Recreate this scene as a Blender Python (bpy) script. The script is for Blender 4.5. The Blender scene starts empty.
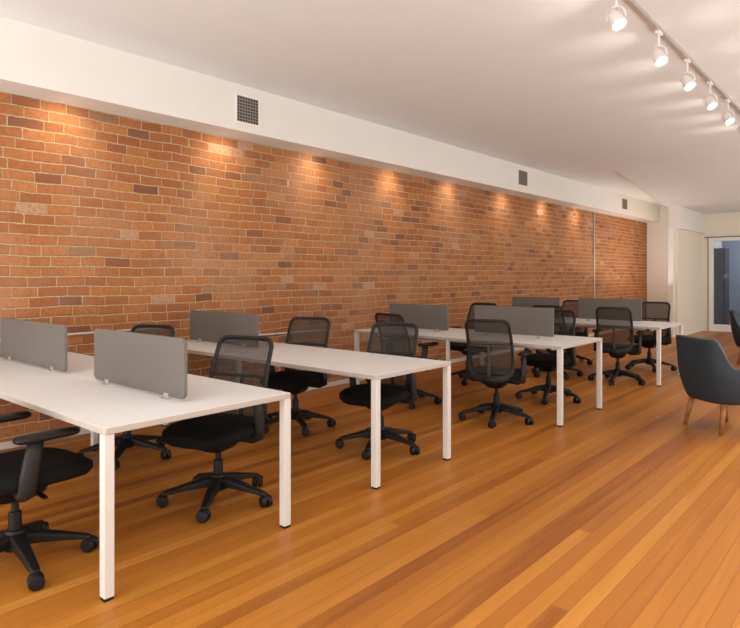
import bpy, bmesh, math, random
from mathutils import Vector, Matrix
random.seed(7)
C = bpy.context.scene.collection
SC = bpy.context.scene
PI = math.pi

# ---------------------------------------------------------------- camera
TH = 0.714                       # the view turns left of the wall's direction
cam_d = bpy.data.cameras.new('camera')
cam = bpy.data.objects.new('camera', cam_d); C.objects.link(cam)
cam.location = (5.461, 0.0, 1.39)
cam.rotation_euler = (PI/2, 0, TH)
cam_d.sensor_width = 36.0
cam_d.lens = 618.0/740.0*36.0
cam_d.shift_y = -(314.0-275.4)/740.0
cam_d.clip_start = 0.05
SC.camera = cam

# ---------------------------------------------------------------- world and exposure
w = bpy.data.worlds.new('world'); SC.world = w; w.use_nodes = True
bg = w.node_tree.nodes['Background']
bg.inputs[0].default_value = (0.75, 0.85, 1.0, 1); bg.inputs[1].default_value = 0.25
vs = SC.view_settings
vs.view_transform = 'Standard'; vs.look = 'None'; vs.gamma = 1; vs.use_curve_mapping = False
vs.exposure = 0.0

# ---------------------------------------------------------------- large lights
def area_light(name, loc, target, sx, sy, power, col):
    d = bpy.data.lights.new(name, 'AREA'); d.shape = 'RECTANGLE'; d.size = sx; d.size_y = sy
    d.energy = power; d.color = col
    o = bpy.data.objects.new(name, d); C.objects.link(o); o.location = loc
    dv = Vector(target)-Vector(loc)
    if abs(dv.x)+abs(dv.y) < 0.01: o.rotation_euler = (PI if dv.z > 0 else 0, 0, 0)
    else: o.rotation_euler = dv.to_track_quat('-Z', 'Y').to_euler()
    return o
# unseen fill panels, added behind the camera and along the right-hand wall
FILL_COL = (0.93, 0.95, 0.96)
area_light('fill_panel_back', (4.2, -3.3, 1.65), (3.6, 6, 1.7), 5.5, 2.2, 42, FILL_COL)
area_light('fill_panel_right', (8.3, 3.0, 1.7), (3.0, 4.0, 1.5), 6.5, 2.2, 18, FILL_COL)
area_light('fill_panel_far', (8.3, 12.5, 1.7), (2.0, 12.5, 1.6), 6.0, 2.2, 40, FILL_COL)
# downward fill panels added out of view, behind and right of the camera
area_light('fill_down_front', (4.6, -0.6, 3.25), (4.4, -0.4, 0), 4.0, 1.2, 45, (1.0, 0.94, 0.86))
area_light('fill_down_right', (6.8, 8.0, 3.25), (6.8, 8.0, 0), 1.0, 8.0, 105, (1.0, 0.94, 0.86))
# upward fill panels added out of view at right and rear, brightening the ceiling
area_light('fill_up_right', (7.3, 7.0, 0.9), (5.7, 7.0, 3.5), 19.0, 2.4, 370, (0.90, 0.97, 1.0))
area_light('fill_up_back', (2.4, -2.7, 0.9), (2.2, -0.9, 3.5), 5.0, 2.0, 290, (0.90, 0.97, 1.0))
area_light('hall_light', (3.6, 18.2, 2.9), (3.2, 19.6, 1.2), 1.6, 0.5, 55, (0.72, 0.84, 1.0))

def spot(name, loc, target, power, ang, blend, col, rad=0.03):
    d = bpy.data.lights.new(name, 'SPOT'); d.energy = power; d.spot_size = math.radians(ang)
    d.spot_blend = blend; d.color = col; d.shadow_soft_size = rad
    o = bpy.data.objects.new(name, d); C.objects.link(o); o.location = loc
    o.rotation_euler = (Vector(target)-Vector(loc)).to_track_quat('-Z', 'Y').to_euler()
    return o
WARM = (1.0, 0.86, 0.66)
area_light('recess_fill_side', (1.34, 16.4, 1.75), (0.0, 16.4, 1.75), 2.4, 1.6, 24, (1.0, 0.86, 0.72))  # unseen lamp added to brighten the brick and pier in the far recess
area_light('recess_fill_up', (0.9, 14.6, 1.2), (0.9, 14.9, 3.5), 1.0, 3.4, 22, (1.0, 0.93, 0.86))  # unseen lamp added to brighten the recess ceiling and soffit
# small downlights in the underside of the soffit that graze the top of the brick wall
for Y in (2.27, 3.86, 5.19, 6.69, 8.15, 9.88, 11.48, 13.1):
    spot('wall_wash', (0.31, Y, 2.845), (0.0, Y, 2.50), 17, 130, 1.0, WARM, 0.06)

# ---------------------------------------------------------------- materials
class NT:
    def __init__(s, name):
        s.m = bpy.data.materials.new(name); s.m.use_nodes = True
        s.t = s.m.node_tree; s.b = s.t.nodes['Principled BSDF']
    def n(s, typ, **kw):
        x = s.t.nodes.new(typ)
        for k, v in kw.items(): setattr(x, k, v)
        return x
    def link(s, a, b): s.t.links.new(a, b)
    def put(s, sock, v):
        if hasattr(v, 'links') or isinstance(v, bpy.types.NodeSocket): s.link(v, sock)
        else: sock.default_value = v
    def math(s, op, a, b=0.0, c=0.0, clamp=False):
        x = s.n('ShaderNodeMath', operation=op); x.use_clamp = clamp
        s.put(x.inputs[0], a); s.put(x.inputs[1], b); s.put(x.inputs[2], c)
        return x.outputs[0]
    def mix(s, f, a, b, blend='MIX'):
        x = s.n('ShaderNodeMix', data_type='RGBA', blend_type=blend)
        s.put(x.inputs[0], f); s.put(x.inputs[6], a); s.put(x.inputs[7], b)
        return x.outputs[2]
    def ramp(s, f, stops, interp='LINEAR'):
        x = s.n('ShaderNodeValToRGB'); e = x.color_ramp.elements; x.color_ramp.interpolation = interp
        while len(e) < len(stops): e.new(0.5)
        for i, (p, c) in enumerate(stops):
            e[i].position = p; e[i].color = (*c, 1)
        s.link(f, x.inputs[0]); return x.outputs[0]
    def coords(s):
        tc = s.n('ShaderNodeTexCoord'); sp = s.n('ShaderNodeSeparateXYZ')
        s.link(tc.outputs['Object'], sp.inputs[0]); return tc.outputs['Object'], sp.outputs
    def comb(s, x, y, z=0.0):
        c = s.n('ShaderNodeCombineXYZ'); s.put(c.inputs[0], x); s.put(c.inputs[1], y); s.put(c.inputs[2], z)
        return c.outputs[0]
    def noise(s, vec, scale, detail=2, rough=0.5):
        x = s.n('ShaderNodeTexNoise'); s.put(x.inputs['Vector'], vec)
        x.inputs['Scale'].default_value = scale; x.inputs['Detail'].default_value = detail
        x.inputs['Roughness'].default_value = rough
        return x.outputs['Fac'], x.outputs['Color']
    def white(s, vec):
        x = s.n('ShaderNodeTexWhiteNoise', noise_dimensions='3D'); s.link(vec, x.inputs['Vector'])
        return x.outputs['Value'], x.outputs['Color']
    def bump(s, h, strength, dist):
        x = s.n('ShaderNodeBump'); x.inputs['Strength'].default_value = strength
        x.inputs['Distance'].default_value = dist
        s.link(h, x.inputs['Height']); s.link(x.outputs[0], s.b.inputs['Normal'])

def simple(name, col, rough=0.5, metal=0.0, var=0.06, scale=30, bumpd=0.0, spec=0.5):
    t = NT(name); o, _ = t.coords()
    f, _c = t.noise(o, scale, 3)
    c0 = tuple(max(0, c*(1-var)) for c in col); c1 = tuple(min(1, c*(1+var)) for c in col)
    t.link(t.ramp(f, [(0.3, c0), (0.7, c1)]), t.b.inputs['Base Color'])
    t.b.inputs['Roughness'].default_value = rough; t.b.inputs['Metallic'].default_value = metal
    t.b.inputs['Specular IOR Level'].default_value = spec
    if bumpd: t.bump(f, 0.4, bumpd)
    return t.m

M = {}
M['ceiling'] = simple('ceiling_paint', (0.78, 0.775, 0.755), 0.8, var=0.01, scale=3)
M['wall'] = simple('wall_paint', (0.78, 0.745, 0.69), 0.7, var=0.01, scale=4)
M['cream'] = simple('cream_paint', (0.82, 0.73, 0.60), 0.7, var=0.01, scale=4)
M['trimwhite'] = simple('trim_paint', (0.82, 0.79, 0.75), 0.5, var=0.01)
M['laminate'] = simple('white_laminate', (0.76, 0.757, 0.745), 0.42, var=0.008, scale=60)
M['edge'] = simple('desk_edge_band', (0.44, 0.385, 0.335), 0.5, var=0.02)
M['leg'] = simple('desk_leg_metal', (0.64, 0.60, 0.56), 0.42, var=0.01)
M['black'] = simple('black_plastic', (0.0065, 0.006, 0.006), 0.5, var=0.15, spec=0.3)
M['darkgrey'] = simple('dark_grey_plastic', (0.016, 0.0145, 0.0135), 0.55, var=0.1, spec=0.3)
M['midgrey'] = simple('grey_spine_plastic', (0.06, 0.053, 0.048), 0.6, var=0.05, spec=0.2)
M['seat'] = simple('black_seat_fabric', (0.005, 0.0046, 0.0045), 0.9, var=0.3, scale=300, bumpd=0.0006, spec=0.2)
M['felt'] = simple('grey_divider_felt', (0.155, 0.136, 0.121), 0.9, var=0.05, scale=400, bumpd=0.0004, spec=0.2)
M['clamp'] = simple('clamp_metal', (0.55, 0.53, 0.50), 0.4, metal=0.6)
M['navy'] = simple('slate_blue_upholstery', (0.020, 0.033, 0.044), 0.6, var=0.10, scale=250, bumpd=0.0005, spec=0.45)
M['walnut'] = simple('tapered_leg_wood', (0.30, 0.115, 0.035), 0.45, var=0.25, scale=25)
M['lampwhite'] = simple('lamp_white_enamel', (0.80, 0.76, 0.72), 0.4, var=0.01)
M['rail'] = simple('track_rail_metal', (0.42, 0.36, 0.31), 0.45, var=0.04)
M['slate'] = simple('hall_dark_panel', (0.06, 0.075, 0.095), 0.6)
M['hallwall'] = simple('hall_blue_grey_paint', (0.30, 0.325, 0.36), 0.8)
M['pipe'] = simple('painted_conduit', (0.62, 0.55, 0.48), 0.5)
M['grille'] = simple('vent_grille_metal', (0.14, 0.12, 0.10), 0.6)
M['grilleback'] = simple('vent_duct_dark', (0.03, 0.027, 0.024), 0.8)

def emis(name, col, s):
    t = NT(name); t.b.inputs['Base Color'].default_value = (*col, 1)
    t.b.inputs['Emission Color'].default_value = (*col, 1); t.b.inputs['Emission Strength'].default_value = s
    return t.m
M['lens'] = emis('lamp_lens', (1.0, 0.93, 0.82), 30)

def glass_mat():
    t = NT('door_glass')
    t.b.inputs['Base Color'].default_value = (0.85, 0.92, 1.0, 1)
    t.b.inputs['Transmission Weight'].default_value = 1.0
    t.b.inputs['Roughness'].default_value = 0.02
    t.b.inputs['IOR'].default_value = 1.45
    return t.m
M['glass'] = glass_mat()

def mesh_fabric():
    t = NT('chair_mesh_fabric'); o, sp = t.coords()
    t.b.inputs['Base Color'].default_value = (0.018, 0.0155, 0.014, 1)
    t.b.inputs['Roughness'].default_value = 0.7
    f, _c = t.noise(o, 600, 1)
    a = t.math('MULTIPLY_ADD', f, 0.16, 0.64)          # woven net: about two thirds thread, one third hole
    t.link(a, t.b.inputs['Alpha'])
    return t.m
M['mesh'] = mesh_fabric()

def brick_mat():
    t = NT('old_red_brick'); o, sp = t.coords()
    RH, BL = 0.0865, 0.225
    n1, nc = t.noise(o, 5.5, 3, 0.6)
    n2, nc2 = t.noise(o, 1.1, 2)
    n3, _3 = t.noise(o, 38, 3, 0.65)
    z = t.math('ADD', sp[2], t.math('MULTIPLY', t.math('SUBTRACT', n1, 0.5), 0.022))
    z = t.math('ADD', z, t.math('MULTIPLY', t.math('SUBTRACT', n2, 0.5), 0.045))
    z = t.math('ADD', z, t.math('MULTIPLY', t.math('SUBTRACT', n3, 0.5), 0.012))
    y = t.math('ADD', sp[1], t.math('MULTIPLY', t.math('SUBTRACT', n3, 0.5), 0.020))
    zr = t.math('DIVIDE', z, RH); row = t.math('FLOOR', zr); fz = t.math('FRACT', zr)
    rr, _r = t.white(t.comb(row, 3.7, 1.3))
    off = t.math('MULTIPLY_ADD', t.math('MODULO', row, 2.0), 0.5, t.math('MULTIPLY', rr, 0.42))
    yr = t.math('ADD', t.math('DIVIDE', y, BL), off)
    # uneven joints: warp along the row so brick lengths differ
    wv, _w = t.noise(t.comb(t.math('MULTIPLY', yr, 0.9), t.math('MULTIPLY', row, 7.13), 0.0), 1.0, 1)
    yr = t.math('ADD', yr, t.math('MULTIPLY', wv, 0.85))
    col = t.math('FLOOR', yr); fy = t.math('FRACT', yr)
    r1, rc = t.white(t.comb(col, row, 0.5)); r2, rc2 = t.white(t.comb(col, row, 9.5))
    # distance to the nearest joint, in metres
    dz = t.math('MULTIPLY', t.math('MINIMUM', fz, t.math('SUBTRACT', 1.0, fz)), RH)
    dy = t.math('MULTIPLY', t.math('MINIMUM', fy, t.math('SUBTRACT', 1.0, fy)), BL*1.35)
    d = t.math('MINIMUM', dz, dy)
    mr = t.n('ShaderNodeMapRange', interpolation_type='SMOOTHSTEP')
    t.link(d, mr.inputs[0]); mr.inputs[1].default_value = 0.0034; mr.inputs[2].default_value = 0.0085
    face = mr.outputs[0]
    base = t.ramp(r1, [(0.0, (0.45, 0.165, 0.045)), (0.25, (0.33, 0.105, 0.030)), (0.55, (0.49, 0.19, 0.055)),
                       (0.86, (0.36, 0.125, 0.038)), (0.92, (0.25, 0.085, 0.036)), (0.97, (0.18, 0.072, 0.036)), (0.98, (0.50, 0.27, 0.14)), (1.0, (0.52, 0.30, 0.18))])
    spk, _s = t.noise(o, 30, 5, 0.75)
    base = t.mix(t.math('MULTIPLY', t.math('SUBTRACT', spk, 0.42, clamp=True), 2.6), base, (0.22, 0.075, 0.030, 1))
    pale, _p = t.noise(o, 0.9, 4, 0.6)
    pf = t.math('MULTIPLY', t.math('SUBTRACT', pale, 0.50, clamp=True), 2.0)
    # old patch of washed brick near the middle of the wall
    py = t.math('SUBTRACT', 1.0, t.math('MULTIPLY', t.math('ABSOLUTE', t.math('SUBTRACT', sp[1], 6.1)), 1.6), clamp=True)
    pf = t.math('ADD', pf, t.math('MULTIPLY', py, t.math('MULTIPLY', spk, 0.55)), clamp=True)
    base = t.mix(t.math('MULTIPLY', pf, 0.8), base, (0.50, 0.30, 0.19, 1))
    mort = t.ramp(n3, [(0.3, (0.42, 0.28, 0.15)), (0.7, (0.60, 0.44, 0.25))])
    t.link(t.mix(face, mort, base), t.b.inputs['Base Color'])
    t.b.inputs['Roughness'].default_value = 0.85
    h = t.math('ADD', t.math('MULTIPLY', face, t.math('MULTIPLY_ADD', r2, 0.5, 0.6)), t.math('MULTIPLY', spk, 0.45))
    t.bump(h, 0.9, 0.016)
    return t.m
M['brick'] = brick_mat()

def floor_mat():
    t = NT('oiled_fir_planks'); o, sp = t.coords()
    W, L = 0.076, 13.0
    xr = t.math('DIVIDE', sp[0], W); row = t.math('FLOOR', xr); fx = t.math('FRACT', xr)
    ro, _r = t.white(t.comb(row, 0.3, 4.2))
    yr = t.math('ADD', t.math('DIVIDE', sp[1], L), t.math('MULTIPLY', ro, 9.0))
    col = t.math('FLOOR', yr); fy = t.math('FRACT', yr)
    r1, _1 = t.white(t.comb(col, row, 0.7)); r2, _2 = t.white(t.comb(col, row, 5.1))
    gv = t.comb(t.math('MULTIPLY', sp[0], 55.0), t.math('MULTIPLY', sp[1], 1.3), t.math('MULTIPLY', r2, 40.0))
    g, _g = t.noise(gv, 1.0, 4, 0.6)
    gv2 = t.comb(t.math('MULTIPLY', sp[0], 12.0), t.math('MULTIPLY', sp[1], 0.8), t.math('MULTIPLY', r2, 17.0))
    g2, _g2 = t.noise(gv2, 1.0, 3, 0.5)
    base = t.ramp(r1, [(0.0, (0.23, 0.068, 0.012)), (0.2, (0.35, 0.122, 0.018)), (0.5, (0.40, 0.150, 0.022)),
                       (0.8, (0.455, 0.180, 0.028)), (1.0, (0.51, 0.225, 0.042))])
    base = t.mix(t.math('MULTIPLY', t.math('SUBTRACT', g, 0.35, clamp=True), 1.5), base, (0.36, 0.115, 0.018, 1))
    base = t.mix(t.math('MULTIPLY', t.math('SUBTRACT', g2, 0.5, clamp=True), 1.6), base, (0.54, 0.22, 0.036, 1))
    dx = t.math('MULTIPLY', t.math('MINIMUM', fx, t.math('SUBTRACT', 1.0, fx)), W)
    dy = t.math('MULTIPLY', t.math('MINIMUM', fy, t.math('SUBTRACT', 1.0, fy)), L)
    d = t.math('MINIMUM', dx, dy)
    mr = t.n('ShaderNodeMapRange', interpolation_type='SMOOTHSTEP')
    t.link(d, mr.inputs[0]); mr.inputs[1].default_value = 0.0003; mr.inputs[2].default_value = 0.0016
    t.link(t.mix(mr.outputs[0], (0.16, 0.045, 0.010, 1), base), t.b.inputs['Base Color'])
    t.link(t.math('MULTIPLY_ADD', g2, 0.15, 0.33), t.b.inputs['Roughness'])
    t.b.inputs['Specular IOR Level'].default_value = 0.25
    t.bump(t.math('ADD', mr.outputs[0], t.math('MULTIPLY', g, 0.15)), 0.25, 0.0012)
    return t.m
M['floor'] = floor_mat()

# ---------------------------------------------------------------- mesh helpers
def tag(o, label=None, cat=None, group=None, kind=None):
    if label: o['label'] = label
    if cat: o['category'] = cat
    if group: o['group'] = group
    if kind: o['kind'] = kind
    return o
def build(name, bm, mat, parent=None, smooth=False, bevel=0.0, segs=2, auto=None):
    me = bpy.data.meshes.new(name)
    bmesh.ops.recalc_face_normals(bm, faces=bm.faces[:])
    bm.to_mesh(me); bm.free()
    mats = mat if isinstance(mat, (list, tuple)) else [mat]
    for m in mats: me.materials.append(m)
    o = bpy.data.objects.new(name, me); C.objects.link(o)
    if parent: o.parent = parent
    if smooth:
        for p in me.polygons: p.use_smooth = True
    if bevel:
        b = o.modifiers.new('bevel', 'BEVEL'); b.width = bevel; b.segments = segs; b.limit_method = 'ANGLE'
        b.angle_limit = math.radians(40)
        for p in me.polygons: p.use_smooth = True
        wn = o.modifiers.new('wn', 'WEIGHTED_NORMAL'); wn.keep_sharp = True
    return o
def empty(name, loc=(0, 0, 0), rz=0):
    o = bpy.data.objects.new(name, None); C.objects.link(o)
    o.location = loc; o.rotation_euler = (0, 0, rz); o.empty_display_size = 0.1
    return o
def box(bm, x0, x1, y0, y1, z0, z1, mi=0, rot=None):
    vs_ = [bm.verts.new((x, y, z)) for x in (x0, x1) for y in (y0, y1) for z in (z0, z1)]
    fs = [(0, 1, 3, 2), (4, 6, 7, 5), (0, 4, 5, 1), (2, 3, 7, 6), (0, 2, 6, 4), (1, 5, 7, 3)]
    out = []
    for f in fs:
        a = bm.faces.new([vs_[i] for i in f]); a.material_index = mi; out.append(a)
    if rot is not None:
        bmesh.ops.transform(bm, matrix=rot, verts=vs_)
    return vs_
def ring_loft(bm, rings, close=True, cap=True, mi=0):
    rv = [[bm.verts.new(p) for p in r] for r in rings]
    n = len(rv[0])
    for a, b in zip(rv[:-1], rv[1:]):
        for i in range(n if close else n-1):
            j = (i+1) % n
            f = bm.faces.new((a[i], a[j], b[j], b[i])); f.material_index = mi
    if cap and close:
        bm.faces.new(list(reversed(rv[0]))).material_index = mi
        bm.faces.new(rv[-1]).material_index = mi
    return rv
def tube(bm, pts, radii, n=10, closed=False, flat=None):
    """swept tube; flat=(a,b) gives an elliptical section with a along 'side', b along 'up'"""
    pts = [Vector(p) for p in pts]; m = len(pts)
    if not hasattr(radii, '__len__'): radii = [radii]*m
    up = None; rings = []
    for i, p in enumerate(pts):
        if closed: t = pts[(i+1) % m]-pts[(i-1) % m]
        else: t = pts[min(i+1, m-1)]-pts[max(i-1, 0)]
        t.normalize()
        if up is None:
            up = Vector((0, 0, 1)) if abs(t.z) < 0.9 else Vector((0, 1, 0))
            up = (up-t*up.dot(t)).normalized()
        else:
            up = (up-t*up.dot(t)).normalized()
        side = t.cross(up)
        a, b = (flat if flat else (1, 1))
        rings.append([p+(side*math.cos(2*PI*k/n)*a+up*math.sin(2*PI*k/n)*b)*radii[i] for k in range(n)])
    if closed:
        rv = [[bm.verts.new(q) for q in r] for r in rings]
        for i in range(m):
            a, b = rv[i], rv[(i+1) % m]
            for k in range(n):
                bm.faces.new((a[k], a[(k+1) % n], b[(k+1) % n], b[k]))
    else: ring_loft(bm, rings)
def circle(r, z, n=20, cx=0, cy=0):
    return [(cx+r*math.cos(2*PI*k/n), cy+r*math.sin(2*PI*k/n), z) for k in range(n)]
def lathe(bm, prof, n=20, cx=0, cy=0, mat=None):
    rv = ring_loft(bm, [circle(r, z, n, cx, cy) for r, z in prof])
    if mat is not None:
        bmesh.ops.transform(bm, matrix=mat, verts=[v for r in rv for v in r])
def copy_tree(o, parent=None):
    c = o.copy(); C.objects.link(c)
    if parent: c.parent = parent
    for ch in list(o.children): copy_tree(ch, c)
    return c
def sbox(name, mat, *b, bevel=0.0, kind='structure', parent=None):
    bm = bmesh.new(); box(bm, *b)
    o = build(name, bm, mat, parent, bevel=bevel)
    if parent is None: tag(o, kind=kind)
    return o

# ---------------------------------------------------------------- room shell
ZC = 3.33; RX = 8.6; YB = -3.6; YE = 17.25; YW = 19.4
SX = 0.347; SZ = 2.86
o = sbox('floor', M['floor'], -0.2, RX, YB, YW+1.4, -0.12, 0.0); tag(o, 'orange brown narrow wooden plank floor', 'floor')
o = sbox('wall_left', M['brick'], -0.2, 0.0, YB, 18.12, 0.0, ZC); tag(o, 'exposed red brick wall with pale mortar', 'wall')
o = sbox('ceiling', M['ceiling'], -0.2, RX, YB, YW+1.4, ZC, ZC+0.15); tag(o, 'plain pale ceiling', 'ceiling')
o = sbox('wall_right', M['wall'], RX, RX+0.15, YB, YW+1.4, 0, ZC); tag(o, 'plain wall on the right side of the room', 'wall')
o = sbox('wall_back', M['wall'], -0.2, RX, YB-0.15, YB, 0, ZC); tag(o, 'plain wall behind the viewer', 'wall')
o = sbox('trim_1', M['wall'], 0.0, SX, YB, 18.12, SZ, ZC); tag(o, 'long white soffit running above the brick wall', 'soffit')
# white pier closing the brick, and the return wall behind it
o = sbox('trim_2', M['wall'], -0.2, 1.44, 18.12, 18.3, 0, ZC); tag(o, 'white pier at the far end of the brick wall', 'pier')
# wall block beside the glass door with the beam above it
XB = 1.60
bm = bmesh.new()
box(bm, 1.44, XB, 14.98, YW, 0, 2.44)
o = build('wall_side', bm, M['cream']); tag(o, 'cream side wall beside the glass door', 'wall', kind='structure')
o = sbox('trim_3', M['wall'], 1.43, XB+0.06, 14.93, YW, 2.44, ZC); tag(o, 'white boxed beam above the cream side wall', 'beam')
# gently sloping ceiling over the far end
bm = bmesh.new()
pr = [(11.4, ZC+0.001), (14.93, 2.93), (YE+0.01, 2.93), (YE+0.01, ZC+0.001)]
a = [bm.verts.new((1.44, y, z)) for y, z in pr]; b = [bm.verts.new((RX, y, z)) for y, z in pr]
for i in range(4):
    j = (i+1) % 4; bm.faces.new((a[i], a[j], b[j], b[i]))
bm.faces.new(a); bm.faces.new(list(reversed(b)))
# folded side of the lowered part, rising to meet the soffit's top edge
q1 = [bm.verts.new(p) for p in ((1.44, 11.4, ZC), (1.44, 14.93, 2.93), (0.36, 18.10, ZC-0.002))]
q2 = [bm.verts.new(p) for p in ((1.44, 14.93, 2.93), (1.44, 18.10, 2.93), (0.36, 18.10, ZC-0.002))]
bm.faces.new(q1); bm.faces.new(q2)
o = build('trim_4', bm, M['ceiling']); tag(o, 'lowered part of the ceiling before the glass door', 'ceiling', kind='structure')
# end wall with the door opening
DX0, DX1, DZ = 1.735, 3.55, 2.33
bm = bmesh.new()
box(bm, 1.44, DX0, YE, YE+0.14, 0, 3.33); box(bm, DX0, DX1, YE, YE+0.14, DZ, 3.33); box(bm, DX1, RX, YE, YE+0.14, 0, 3.33)
o = build('wall_far', bm, M['cream']); tag(o, 'cream end wall around the glass door', 'wall', kind='structure')
# pilaster strip at the corner of the side wall
o = sbox('trim_5', M['trimwhite'], 1.42, 1.53, 14.93, 14.98, 0, 2.44); tag(o, 'narrow white corner board of the side wall', 'corner board')
# door
d = empty('door_1', (DX0, YE, 0)); tag(d, 'glass door in a wide white frame at the far end', 'door', kind='structure')
bm = bmesh.new()
FW = 0.10; w_ = DX1-DX0
box(bm, 0, FW, -0.02, 0.10, 0, DZ); box(bm, w_-FW, w_, -0.02, 0.10, 0, DZ)
box(bm, FW, w_-FW, -0.02, 0.10, DZ-FW*0.9, DZ); box(bm, FW, w_-FW, -0.02, 0.10, 0, 0.17)
build('door_frame', bm, M['trimwhite'], d, bevel=0.006)
bm = bmesh.new(); box(bm, FW, w_-FW, 0.035, 0.045, 0.17, DZ-FW*0.9); build('door_glass', bm, M['glass'], d)
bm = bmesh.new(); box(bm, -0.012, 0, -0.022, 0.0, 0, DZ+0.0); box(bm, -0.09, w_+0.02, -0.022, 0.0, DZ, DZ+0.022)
build('door_dark_trim', bm, M['grille'], d)  # dark trim strips along the left side and top of the frame
# hall seen through the glass
o = sbox('wall_hall', M['hallwall'], 1.45, RX, YW+0.3, YW+0.4, 0, ZC); tag(o, 'blue grey wall of the hall behind the glass door', 'wall')
o = sbox('hall_cupboard', M['slate'], 1.62, 1.97, 17.9, 18.4, 0, 2.09, kind=None)
tag(o, 'dark slate cupboard seen through the glass door', 'cupboard')
# baseboard along the brick
o = sbox('baseboard_left', M['pipe'], 0.0, 0.018, YB, 18.12, 0, 0.055); tag(o, 'low painted baseboard under the brick wall', 'baseboard')
o = sbox('baseboard_far', M['trimwhite'], XB, XB+0.012, 14.98, YE, 0, 0.07); tag(o, 'low white baseboard of the side wall', 'baseboard')

# ---------------------------------------------------------------- conduits
def pipe(name, pts, r, label):
    bm = bmesh.new(); tube(bm, pts, r, 8)
    o = build(name, bm, M['pipe'], smooth=True); tag(o, label, 'conduit'); return o
pipe('conduit_pipe', [(0.018, 14.2, 0.06), (0.018, 14.2, SZ-0.001)], 0.018, 'thin pale vertical conduit on the far brick wall')
pipe('conduit_pipe', [(0.015, 1.6, 0.882), (0.015, 3.3, 0.882)], 0.010, 'thin pale horizontal conduit on the brick behind the nearest desk')
pipe('conduit_pipe', [(0.015, 4.35, 0.726), (0.015, 5.45, 0.712)], 0.010, 'thin pale horizontal conduit on the brick behind the second desk')

# ---------------------------------------------------------------- vents
def vent(y0, y1, z0, z1, fw, label):
    r = empty('air_vent', (SX, (y0+y1)/2, (z0+z1)/2)); tag(r, label, 'air vent', 'vents on the soffit')
    hy = (y1-y0)/2; hz = (z1-z0)/2
    bm = bmesh.new()
    box(bm, 0.0, 0.014, -hy-fw, -hy, -hz-fw, hz+fw); box(bm, 0.0, 0.014, hy, hy+fw, -hz-fw, hz+fw)
    box(bm, 0.0, 0.014, -hy, hy, hz, hz+fw); box(bm, 0.0, 0.014, -hy, hy, -hz-fw, -hz)
    build('vent_frame', bm, M['trimwhite'], r, bevel=0.003)
    bm = bmesh.new(); box(bm, 0.0005, 0.002, -hy, hy, -hz, hz); build('vent_backing', bm, M['grilleback'], r)
    bm = bmesh.new(); n = 8
    for k in range(n+1):
        y = -hy+2*hy*k/n; box(bm, 0.003, 0.012, y-0.0035 if k else y, y+0.0035 if k < n else y, -hz, hz)
        z = -hz+2*hz*k/n; box(bm, 0.004, 0.011, -hy, hy, z-0.005 if k else z, z+0.005 if k < n else z)
    g = simple('vent_grille_bars', (0.27, 0.235, 0.20), 0.6)
    build('vent_grille', bm, g, r)
vent(3.84, 4.11, 2.955, 3.215, 0.024, 'largest square air vent, nearest on the white soffit')
vent(9.85, 10.18, 2.985, 3.235, 0.008, 'small air vent in the middle of the soffit')
vent(15.07, 15.42, 2.985, 3.225, 0.008, 'farthest small air vent on the soffit')

# ---------------------------------------------------------------- desks
T = 0.74
def desk(x0, x1, y0, y1, legs, label):
    r = empty('bench_desk', ((x0+x1)/2, (y0+y1)/2, 0)); tag(r, label, 'desk', 'long white bench desks')
    hx = (x1-x0)/2; hy = (y1-y0)/2; cx = (x0+x1)/2
    bm = bmesh.new()
    # table top with rounded vertical corners
    rc = 0.018; pts = []
    for (sx, sy, a0) in ((1, 1, 0), (-1, 1, 90), (-1, -1, 180), (1, -1, 270)):
        for k in range(5):
            a = math.radians(a0+90*k/4)
            pts.append((sx*(hx-rc)+rc*math.cos(a), sy*(hy-rc)+rc*math.sin(a)))
    rings = [[(x, y, z) for x, y in pts] for z in (T-0.028, T)]
    rv = ring_loft(bm, rings)
    for f in bm.faces:
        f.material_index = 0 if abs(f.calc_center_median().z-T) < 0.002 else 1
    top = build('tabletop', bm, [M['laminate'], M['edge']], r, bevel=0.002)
    bm = bmesh.new()
    for s in (-1, 1): box(bm, -hx+0.22, hx-0.22, s*(hy-0.14)-0.015, s*(hy-0.14)+0.015, T-0.058, T-0.0285)
    build('long_rail', bm, M['leg'], r)
    LW = 0.046
    for lx in legs:
        ex = lx-cx
        mid = 1.0 < lx < 2.5
        if mid: LW = 0.034
        else: LW = 0.046
        for s in ((-1,) if mid else (-1, 1)):
            cy = s*(hy-LW/2-0.003)
            bm = bmesh.new(); box(bm, ex-LW/2, ex+LW/2, cy-LW/2, cy+LW/2, 0.012, T-0.0285)
            L = build('leg', bm, M['leg'], r, bevel=0.004)
            bm = bmesh.new(); box(bm, ex-LW/2+0.003, ex+LW/2-0.003, cy-LW/2+0.003, cy+LW/2-0.003, 0.0, 0.012)
            build('leg_foot', bm, M['black'], L)
        bm = bmesh.new(); q = ex-math.copysign(0.13, ex); box(bm, q-0.015, q+0.015, -hy+0.14, hy-0.14, T-0.058, T-0.0285)
        build('cross_rail', bm, M['leg'], r)
    return r
desk(0.04, 2.898, 1.24, 2.30, (0.60, 2.870), 'white bench desk nearest the viewer with two grey dividers')
desk(0.02, 2.876, 3.047, 3.927, (0.30, 2.848), 'second white bench desk, narrow with one divider by the brick')
desk(0.507, 3.086, 5.42, 6.436, (0.535, 1.83, 3.058), 'third white bench desk with a mesh chair before it')
desk(0.55, 3.150, 8.207, 9.255, (0.58, 3.122), 'farthest white bench desk, close to the cream wall')

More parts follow.
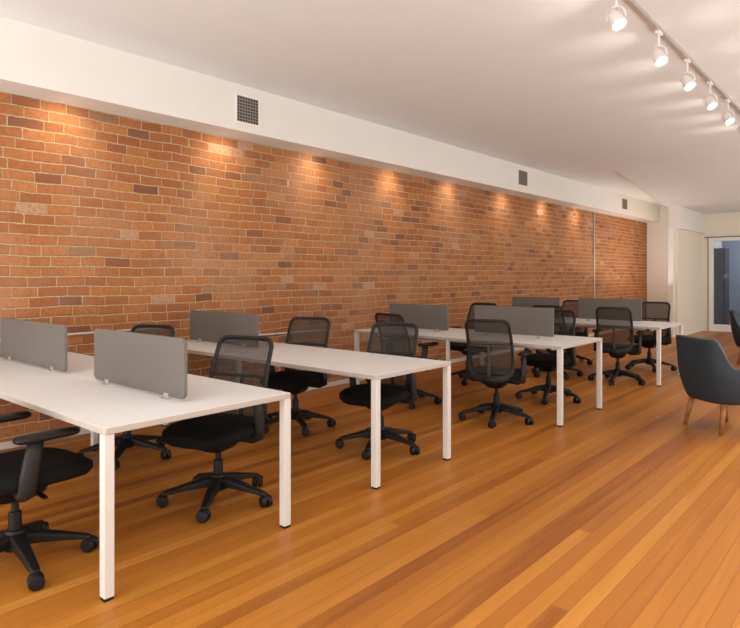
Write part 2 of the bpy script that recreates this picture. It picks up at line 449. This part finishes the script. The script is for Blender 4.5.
# ---------------------------------------------------------------- dividers
def divider(x0, x1, y, z0, z1, label, rc=0.022):
    r = empty('desk_divider', ((x0+x1)/2, y, T)); tag(r, label, 'divider', 'grey fabric desk dividers')
    h = (x1-x0)/2; th = 0.011
    pts = []
    for (sx, sz, a0) in ((1, 1, 0), (-1, 1, 90), (-1, 0, 180), (1, 0, 270)):
        cz = (z1-rc if sz else z0+rc)-T
        for k in range(7):
            a = math.radians(a0+90*k/6)
            pts.append((sx*(h-rc)+rc*math.cos(a), cz+rc*math.sin(a)))
    bm = bmesh.new(); ring_loft(bm, [[(x, yy, z) for x, z in pts] for yy in (-th, th)])
    build('divider_panel', bm, M['felt'], r, bevel=0.003)
    for s in (-1, 1):
        bm = bmesh.new(); cx = s*h*0.66
        box(bm, cx-0.03, cx+0.03, -0.030, 0.030, 0.0005, 0.006)
        box(bm, cx-0.022, cx+0.022, -0.0135, 0.0135, 0.006, 0.03)
        build('divider_clamp', bm, M['clamp'], r, bevel=0.001)
divider(0.11, 1.27, 1.77, 0.752, 1.060, 'grey divider at the left edge of the photo on the nearest desk')
divider(1.69, 2.682, 1.77, 0.755, 1.066, 'biggest grey divider, near the outer end of the nearest desk', 0.035)
divider(0.07, 1.127, 3.487, 0.752, 1.045, 'grey divider against the brick on the second desk')
divider(0.65, 1.509, 5.928, 0.758, 1.046, 'grey divider on the brick side of the third desk')
divider(1.86, 2.777, 5.928, 0.768, 1.060, 'grey divider on the outer half of the third desk', 0.012)
divider(0.832, 1.599, 8.731, 0.760, 1.062, 'grey divider on the brick side of the farthest desk')
divider(1.885, 2.762, 8.731, 0.768, 1.066, 'grey divider on the outer half of the farthest desk', 0.012)

# ---------------------------------------------------------------- mesh office chair
def back_y(z):      # side profile of the backrest
    t = (z-0.40)/0.6
    return -0.245+0.045*math.sin(PI*min(max(t*1.15, 0), 1))-0.085*max(t, 0)**1.5
def half_w(t):      # 0 bottom .. 1 top
    return 0.238-0.012*abs(t-0.35)
def back_outline(inset, n=10, z0=0.400, z1=0.988, wtop=0.216, wbot=0.226):
    pts = []
    rt, rb = 0.065-inset*0.4, 0.13-inset*0.4
    def add(cx, cz, r, a0, a1):
        for k in range(n+1):
            a = math.radians(a0+(a1-a0)*k/n); pts.append((cx+r*math.cos(a), cz+r*math.sin(a)))
    wt = wtop-inset; wb = wbot-inset; zt = z1-inset; zb = z0+inset
    add(wt-rt, zt-rt, rt, 0, 90); add(-wt+rt, zt-rt, rt, 90, 180)
    add(-wb+rb, zb+rb, rb, 180, 270); add(wb-rb, zb+rb, rb, 270, 360)
    # densify straight runs
    out = []
    for i, p in enumerate(pts):
        q = pts[(i+1) % len(pts)]
        L = math.hypot(q[0]-p[0], q[1]-p[1]); m = max(1, int(L/0.05))
        for k in range(m): out.append((p[0]+(q[0]-p[0])*k/m, p[1]+(q[1]-p[1])*k/m))
    return out
def bow(x): return 0.035*(x/0.24)**2      # wraps forward at the sides
def superell(hw, hd, z, n=36, e=3.2, cy=0.0, front=0.0):
    out = []
    for k in range(n):
        a = 2*PI*k/n; c, s = math.cos(a), math.sin(a)
        x = hw*math.copysign(abs(c)**(2/e), c); y = hd*math.copysign(abs(s)**(2/e), s)
        zz = z-front*max(0, (y/hd))**3
        out.append((x, y+cy, zz))
    return out
def make_chair():
    r = empty('office_chair')
    # five-star base
    bm = bmesh.new()
    lathe(bm, [(0.030, 0.072), (0.050, 0.076), (0.054, 0.140), (0.040, 0.168), (0.034, 0.172)], 20)
    for k in range(5):
        a = 2*PI*k/5+PI/2; ca, sa = math.cos(a), math.sin(a)
        rings = []
        for (d, hw, zt, zb) in ((0.035, 0.036, 0.158, 0.095), (0.10, 0.032, 0.148, 0.096), (0.20, 0.027, 0.121, 0.085), (0.30, 0.023, 0.094, 0.070), (0.33, 0.018, 0.084, 0.068)):
            prof = [(-hw, zb), (hw, zb), (hw*1.0, zt-0.010), (hw*0.6, zt), (-hw*0.6, zt), (-hw, zt-0.010)]
            rings.append([(d*ca-u*sa, d*sa+u*ca, z) for u, z in prof])
        ring_loft(bm, rings)
    base = build('star_base', bm, M['black'], r, bevel=0.002, segs=1)
    for k in range(5):
        a = 2*PI*k/5+PI/2; bm = bmesh.new()
        cx, cy = 0.328*math.cos(a), 0.328*math.sin(a)
        sw = a+0.9+k*1.3; ax = Vector((math.cos(sw), math.sin(sw), 0))
        q = ax.to_track_quat('Z', 'Y').to_matrix().to_4x4()
        for s in (-1, 1):
            lathe(bm, [(0.010, -0.014), (0.031, -0.013), (0.0345, -0.007), (0.0345, 0.007), (0.031, 0.013), (0.010, 0.014)], 18,
                  mat=Matrix.Translation((cx, cy, 0.0347)) @ q @ Matrix.Translation((0, 0, s*0.0185)))
        # hood over the wheels and the stem
        tube(bm, [(cx, cy, 0.040), (cx, cy, 0.079)], 0.012, 8)
        lathe(bm, [(0.008, 0.036), (0.030, 0.050), (0.026, 0.066), (0.014, 0.074)], 12, cx, cy)
        build('caster', bm, M['black'], base, smooth=False, bevel=0.0008, segs=1)
    bm = bmesh.new()
    lathe(bm, [(0.030, 0.12), (0.029, 0.25), (0.024, 0.256), (0.0175, 0.258), (0.0175, 0.34)], 18)
    build('gas_column', bm, M['black'], r, bevel=0.001, segs=1)
    # mechanism
    bm = bmesh.new()
    ring_loft(bm, [superell(0.060, 0.085, 0.318, 20, 4), superell(0.085, 0.12, 0.335, 20, 4), superell(0.10, 0.14, 0.37, 20, 4), superell(0.13, 0.17, 0.408, 20, 4)])
    mech = build('tilt_mechanism', bm, M['black'], r, bevel=0.003, segs=1)
    bm = bmesh.new(); tube(bm, [(0.09, 0.02, 0.385), (0.17, 0.03, 0.380), (0.235, 0.03, 0.372)], [0.006, 0.006, 0.006], 8)
    tube(bm, [(0.215, 0.03, 0.374), (0.262, 0.03, 0.368)], [0.011, 0.009], 8, flat=(1.5, 0.6))
    build('height_lever', bm, M['black'], mech)
    # seat: plastic pan and cushion
    bm = bmesh.new()
    ring_loft(bm, [superell(0.17, 0.17, 0.400, 36, 3, 0.0), superell(0.225, 0.22, 0.412, 36, 3, 0.01), superell(0.235, 0.235, 0.425, 36, 3.2, 0.01)])
    build('seat_pan', bm, M['black'], r, smooth=True)
    bm = bmesh.new()
    prof = [(0.215, 0.215, 0.410), (0.246, 0.262, 0.422), (0.260, 0.284, 0.446), (0.258, 0.282, 0.470), (0.236, 0.258, 0.486), (0.17, 0.17, 0.490), (0.08, 0.08, 0.487)]
    ring_loft(bm, [superell(a, b, z, 40, 3.0, 0.045, 0.022) for a, b, z in prof])
    build('seat', bm, M['seat'], r, smooth=True)
    # back frame
    bm = bmesh.new()
    pl = back_outline(0.012)
    rings = []
    npt = len(pl)
    for i, (x, z) in enumerate(pl):
        x0, z0 = pl[i-1]; x1, z1 = pl[(i+1) % npt]
        t2 = Vector((x1-x0, 0, z1-z0)).normalized(); nrm = Vector((t2.z, 0, -t2.x))
        c = Vector((x, back_y(z)+bow(x), z))
        lo = max(0, (0.58-z)/0.2); wd = 0.0135+0.022*min(1, lo)
        prof = [(1, 0.5), (0.6, 0.95), (-0.6, 0.95), (-1, 0.5), (-1, -0.5), (-0.6, -0.95), (0.6, -0.95), (1, -0.5)]
        inset = -(wd-0.0135)
        rings.append([c+nrm*(p*wd+inset)+Vector((0, q*0.012, 0)) for p, q in prof])
    rv = [[bm.verts.new(p) for p in rg] for rg in rings]
    for i in range(npt):
        a, b = rv[i], rv[(i+1) % npt]
        for k in range(8): bm.faces.new((a[k], a[(k+1) % 8], b[(k+1) % 8], b[k]))
    build('back_frame', bm, M['darkgrey'], r, smooth=True)
    # mesh net, one sheet following the frame's bow
    bm = bmesh.new()
    ins = back_outline(0.014); nz = 14
    def half_at(z):
        xs = []
        for i, (x, zz) in enumerate(ins):
            x1, z1 = ins[(i+1) % len(ins)]
            if (zz-z)*(z1-z) <= 0 and zz != z1: xs.append(abs(x+(x1-x)*(z-zz)/(z1-zz)))
        return max(xs) if xs else 0.1
    grid = []
    for k in range(nz+1):
        z = 0.417+(0.972-0.417)*k/nz; hw = half_at(z)
        grid.append([bm.verts.new((hw*(-1+2*j/10), back_y(z)+bow(hw*(-1+2*j/10)), z)) for j in range(11)])
    for k in range(nz):
        for j in range(10): bm.faces.new((grid[k][j], grid[k][j+1], grid[k+1][j+1], grid[k+1][j]))
    build('back_mesh', bm, M['mesh'], r, smooth=True)
    # spine with lumbar bar behind the mesh
    bm = bmesh.new()
    pts = [(0, back_y(z)-0.022, z) for z in (0.44, 0.52, 0.60, 0.68, 0.74)]
    tube(bm, pts, [0.016, 0.015, 0.014, 0.013, 0.012], 8, flat=(1.2, 0.35))
    pts = [(x, back_y(0.735)+bow(x)-0.018, 0.735) for x in (-0.205, -0.15, -0.08, 0, 0.08, 0.15, 0.205)]
    tube(bm, pts, 0.010, 8, flat=(0.45, 1.0))
    build('lumbar_support', bm, M['midgrey'], r, smooth=True)
    # yoke from the mechanism to the back frame
    bm = bmesh.new()
    tube(bm, [(0, -0.10, 0.385), (0, -0.19, 0.375), (0, -0.245, 0.395), (0, -0.262, 0.45)], [0.035, 0.04, 0.045, 0.035], 12, flat=(1.6, 0.5))
    build('back_yoke', bm, M['black'], r, smooth=True)
    # armrests
    for s in (-1, 1):
        ar = bmesh.new()
        pth = [(s*0.13, -0.04, 0.398), (s*0.22, -0.05, 0.392), (s*0.262, -0.052, 0.415), (s*0.270, -0.045, 0.48), (s*0.272, -0.03, 0.56), (s*0.272, -0.015, 0.645)]
        tube(ar, pth, [0.028, 0.030, 0.037, 0.043, 0.041, 0.036], 10, flat=(0.5, 1.0) if False else None)
        # flatten the upright across the chair
        for v in ar.verts:
            if v.co.z > 0.43: v.co.x = s*0.268+(v.co.x-s*0.268)*0.55
        am = build('armrest', ar, M['darkgrey'], r, smooth=True)
        bm = bmesh.new()
        prof = [(0.034, 0.130, 0.640), (0.042, 0.142, 0.646), (0.044, 0.145, 0.658), (0.040, 0.140, 0.668), (0.028, 0.12, 0.672)]
        ring_loft(bm, [[(x+s*0.268, y, z) for x, y, z in superell(a, b, z, 24, 3.6, 0.035)] for a, b, z in prof])
        build('armrest_pad', bm, M['black'], am, smooth=True)
    return r
GR = 'black mesh office chairs at the desks'
# (x, y, facing x, facing y, star twist, label)
chairs = [
 (2.22, 1.13, -0.03, 1.0, 'office chair cut off by the left edge, in front of the nearest desk'),
 (2.255, 2.27, 0.32, -0.95, 'office chair tucked into the far side of the nearest desk, outer end'),
 (0.95, 2.36, 0.35, -0.93, 'office chair mostly hidden behind the biggest divider, only its dark top showing'),
 (1.24, 3.83, 0.34, -0.94, 'office chair beyond the second desk, nearer the brick wall'),
 (2.26, 3.82, 0.26, -0.96, 'office chair beyond the outer end of the second desk, back rim catching light'),
 (1.35, 5.38, 0.12, 1.0, 'office chair at the third desk toward the brick, top just showing'),
 (2.49, 5.286, -0.22, 0.97, 'office chair with its back to the viewer at the third desk'),
 (1.15, 7.0, -0.06, -1.0, 'office chair on the far side of the third desk toward the brick'),
 (2.43, 6.56, 0.08, -1.0, 'office chair on the far side of the third desk, outer end'),
 (1.79, 8.16, -0.05, 1.0, 'office chair whose top shows above the third desk divider'),
 (1.42, 9.48, 0.02, -1.0, 'office chair glimpsed in the gap between the two farthest dividers'),
 (2.62, 8.225, -0.15, 1.0, 'office chair with its back to the viewer at the farthest desk'),
 (2.59, 9.64, 0.0, -1.0, 'office chair beyond the farthest desk in front of the cream wall'),
]
TW = {0: 67, 1: 22.5, 2: 29, 3: 45, 4: 4.5, 6: 4.5, 7: 0, 8: 0, 11: 60, 12: 10.5}
proto = make_chair()
for i, (x, y, fx, fy, lab) in enumerate(chairs):
    r = proto if i == 0 else copy_tree(proto)
    rz = math.atan2(fy, fx)-PI/2
    r.location = (x, y, 0); r.rotation_euler = (0, 0, rz)
    tag(r, 'black mesh '+lab, 'chair', GR)
    for ch in r.children:      # the swivel: the base keeps its own heading
        if i == 7 and ch.name.split('.')[0] not in ('star_base', 'gas_column'): ch.location.z = 0.03
        if i == 4 and ch.name.split('.')[0] in ('seat', 'seat_pan'): ch.location.y = 0.035
        if ch.name.startswith('star_base'):
            a = math.radians(TW.get(i, random.uniform(0, 72)))-PI/2-rz
            ch.rotation_euler = (0, 0, a)

# ---------------------------------------------------------------- tub armchairs
def make_tub():
    r = empty('tub_armchair')
    # plan curve of the shell; facing +Y. ang 0 = rear, +-ang round to the arm fronts
    N = 48; A = math.radians(138)
    def sm(a, b, t):
        t = min(max((t-a)/(b-a), 0), 1); return t*t*(3-2*t)
    def plan(a, hw, hr, hf):
        c, s = -math.cos(a), math.sin(a); e = 2.9
        X = hw*math.copysign(abs(s)**(2/e), s)
        Y = (hr if c < 0 else hf)*math.copysign(abs(c)**(2/e), c)
        return X, Y
    def H(a):
        d = math.degrees(abs(a)); return 0.835-0.245*sm(34, 66, d)-0.03*sm(80, 138, d)
    bm = bmesh.new(); nv = 12; outer = []; inner = []
    for i in range(N+1):
        a = -A+2*A*i/N; h = H(a); co = []; ci = []
        zb = 0.285
        for k in range(nv+1):
            t = k/nv; z = zb+(h-zb)*t
            u = min(1.0, (z-zb)/0.27)
            bulge = 0.82+0.18*math.sin(u*PI/2)**0.9
            lean = 0.045*max(0, (z-0.45)/0.4)*max(0, math.cos(a))
            X, Y = plan(a, 0.355*bulge, 0.315*bulge, 0.33*bulge)
            co.append((X, Y-lean, z))
            X, Y = plan(a, 0.355*bulge-0.062, 0.315*bulge-0.070, 0.33*bulge-0.0)
            ci.append((X, Y-lean*0.9, z if k < nv else z))
        outer.append([bm.verts.new(p) for p in co]); inner.append([bm.verts.new(p) for p in ci])
    for i in range(N):
        for k in range(nv):
            bm.faces.new((outer[i][k], outer[i+1][k], outer[i+1][k+1], outer[i][k+1]))
            bm.faces.new((inner[i][k], inner[i][k+1], inner[i+1][k+1], inner[i+1][k]))
        bm.faces.new((outer[i][nv], outer[i+1][nv], inner[i+1][nv], inner[i][nv]))
        bm.faces.new((outer[i][0], inner[i][0], inner[i+1][0], outer[i+1][0]))
    for i in (0, N):
        for k in range(nv): bm.faces.new((outer[i][k], outer[i][k+1], inner[i][k+1], inner[i][k]))
    sh = build('shell', bm, M['navy'], r)
    b = sh.modifiers.new('bevel', 'BEVEL'); b.width = 0.02; b.segments = 4; b.angle_limit = math.radians(50); b.limit_method = 'ANGLE'
    for p in sh.data.polygons: p.use_smooth = True
    bm = bmesh.new()
    prof = [(0.235, 0.235, 0.262), (0.272, 0.262, 0.272), (0.286, 0.278, 0.30), (0.288, 0.28, 0.37)]
    ring_loft(bm, [superell(a, b_, z, 40, 3.0, 0.01) for a, b_, z in prof])
    build('seat_base', bm, M['navy'], r, smooth=True)
    bm = bmesh.new()
    prof = [(0.27, 0.27, 0.371), (0.278, 0.282, 0.385), (0.278, 0.282, 0.43), (0.262, 0.266, 0.45), (0.2, 0.2, 0.458)]
    ring_loft(bm, [superell(a, b_, z, 40, 3.4, 0.025) for a, b_, z in prof])
    build('seat_cushion', bm, M['navy'], r, smooth=True)
    for sx in (-1, 1):
        for sy in (-1, 1):
            bm = bmesh.new()
            tube(bm, [(sx*0.19, sy*0.165, 0.285), (sx*0.222, sy*0.225, 0.0)], [0.028, 0.016], 14)
            for v in bm.verts: v.co.z = max(v.co.z, 0.0)
            build('leg', bm, M['walnut'], r, smooth=True)
    return r
tub = make_tub()
def face(o, x, y, fx, fy):
    o.location = (x, y, 0); o.rotation_euler = (0, 0, math.atan2(fy, fx)-PI/2)
face(tub, 4.215, 6.345, 0.61, 0.79)
tag(tub, 'dark slate blue tub armchair nearer the viewer, seen from behind', 'armchair', 'slate blue tub armchairs')
t2 = copy_tree(tub)
face(t2, 3.68, 11.3, 0.95, 0.1)
tag(t2, 'dark slate blue tub armchair farther back near the glass door', 'armchair', 'slate blue tub armchairs')

# ---------------------------------------------------------------- track lights
TX = 4.0
bm = bmesh.new(); box(bm, TX-0.018, TX+0.018, 0.6, 12.0, ZC-0.030, ZC-0.0005)
o = build('track_rail', bm, M['rail'], bevel=0.003); tag(o, 'long pale ceiling track carrying the spotlights', 'track')
def make_head():
    r = empty('track_spotlight')
    bm = bmesh.new(); box(bm, -0.017, 0.017, -0.045, 0.045, -0.024, 0.0)
    tube(bm, [(0, 0, -0.02), (0, 0, -0.11)], 0.008, 10)
    build('track_adapter', bm, M['lampwhite'], r, bevel=0.002)
    aim = Vector((0.45, -0.28, -0.86)).normalized()
    q = aim.to_track_quat('Z', 'Y').to_matrix().to_4x4()
    c = Vector((0.0, 0.0, -0.195)); mt = Matrix.Translation(c) @ q
    bm = bmesh.new()      # yoke: a bent strap on both sides of the lamp cup
    pts = []
    for k in range(13):
        a = PI*k/12; pts.append((0.062*math.cos(a), 0, -0.195+0.085*math.sin(a)))
    tube(bm, pts, 0.005, 8, flat=(1, 1))
    build('yoke', bm, M['lampwhite'], r, smooth=True)
    bm = bmesh.new()
    rings = [(0.020, -0.075), (0.034, -0.068), (0.040, -0.03), (0.046, 0.01), (0.050, 0.05), (0.050, 0.060), (0.043, 0.060), (0.040, 0.050), (0.030, 0.045)]
    lathe(bm, rings, 24, mat=mt)
    build('lamp_housing', bm, M['lampwhite'], r, smooth=True)
    bm = bmesh.new(); lathe(bm, [(0.039, 0.0515), (0.039, 0.058), (0.026, 0.0625), (0.01, 0.064)], 24, mat=mt)
    build('lamp_lens', bm, M['lens'], r, smooth=True)
    return r, aim, c
head, aim, hc = make_head()
HY = (1.2, 2.0, 2.8, 3.6, 4.20, 5.14, 5.98, 6.82, 7.63, 8.46, 9.2)
order = ['nearest', 'second', 'third', 'fourth', 'fifth']
vis = 0
for i, Y in enumerate(HY):
    if Y < 4.1 or Y > 8.7: continue
    h = head if vis == 0 else copy_tree(head)
    h.location = (TX, Y, ZC-0.030)
    nm = order[vis] if vis < 5 else 'last and farthest'
    tag(h, 'white ceiling spotlight, %s along the track from the viewer' % nm, 'spotlight', 'spotlights on the ceiling track')
    vis += 1
for Y in HY:
    p = Vector((TX, Y, ZC-0.03))+hc+aim*0.075
    spot('track_beam', p, p+aim, 38, 75, 0.8, WARM, 0.04)
    # extra upward spots added under each lamp to brighten patches of ceiling
    spot('ceiling_patch_spot', (TX, Y, 2.98), (TX-0.42, Y+0.02, ZC), 6.0, 62, 1.0, (1.0, 0.93, 0.84), 0.05)
    spot('ceiling_patch_spot', (TX, Y, 2.98), (TX+0.40, Y, ZC), 4.0, 62, 1.0, (1.0, 0.93, 0.84), 0.05)
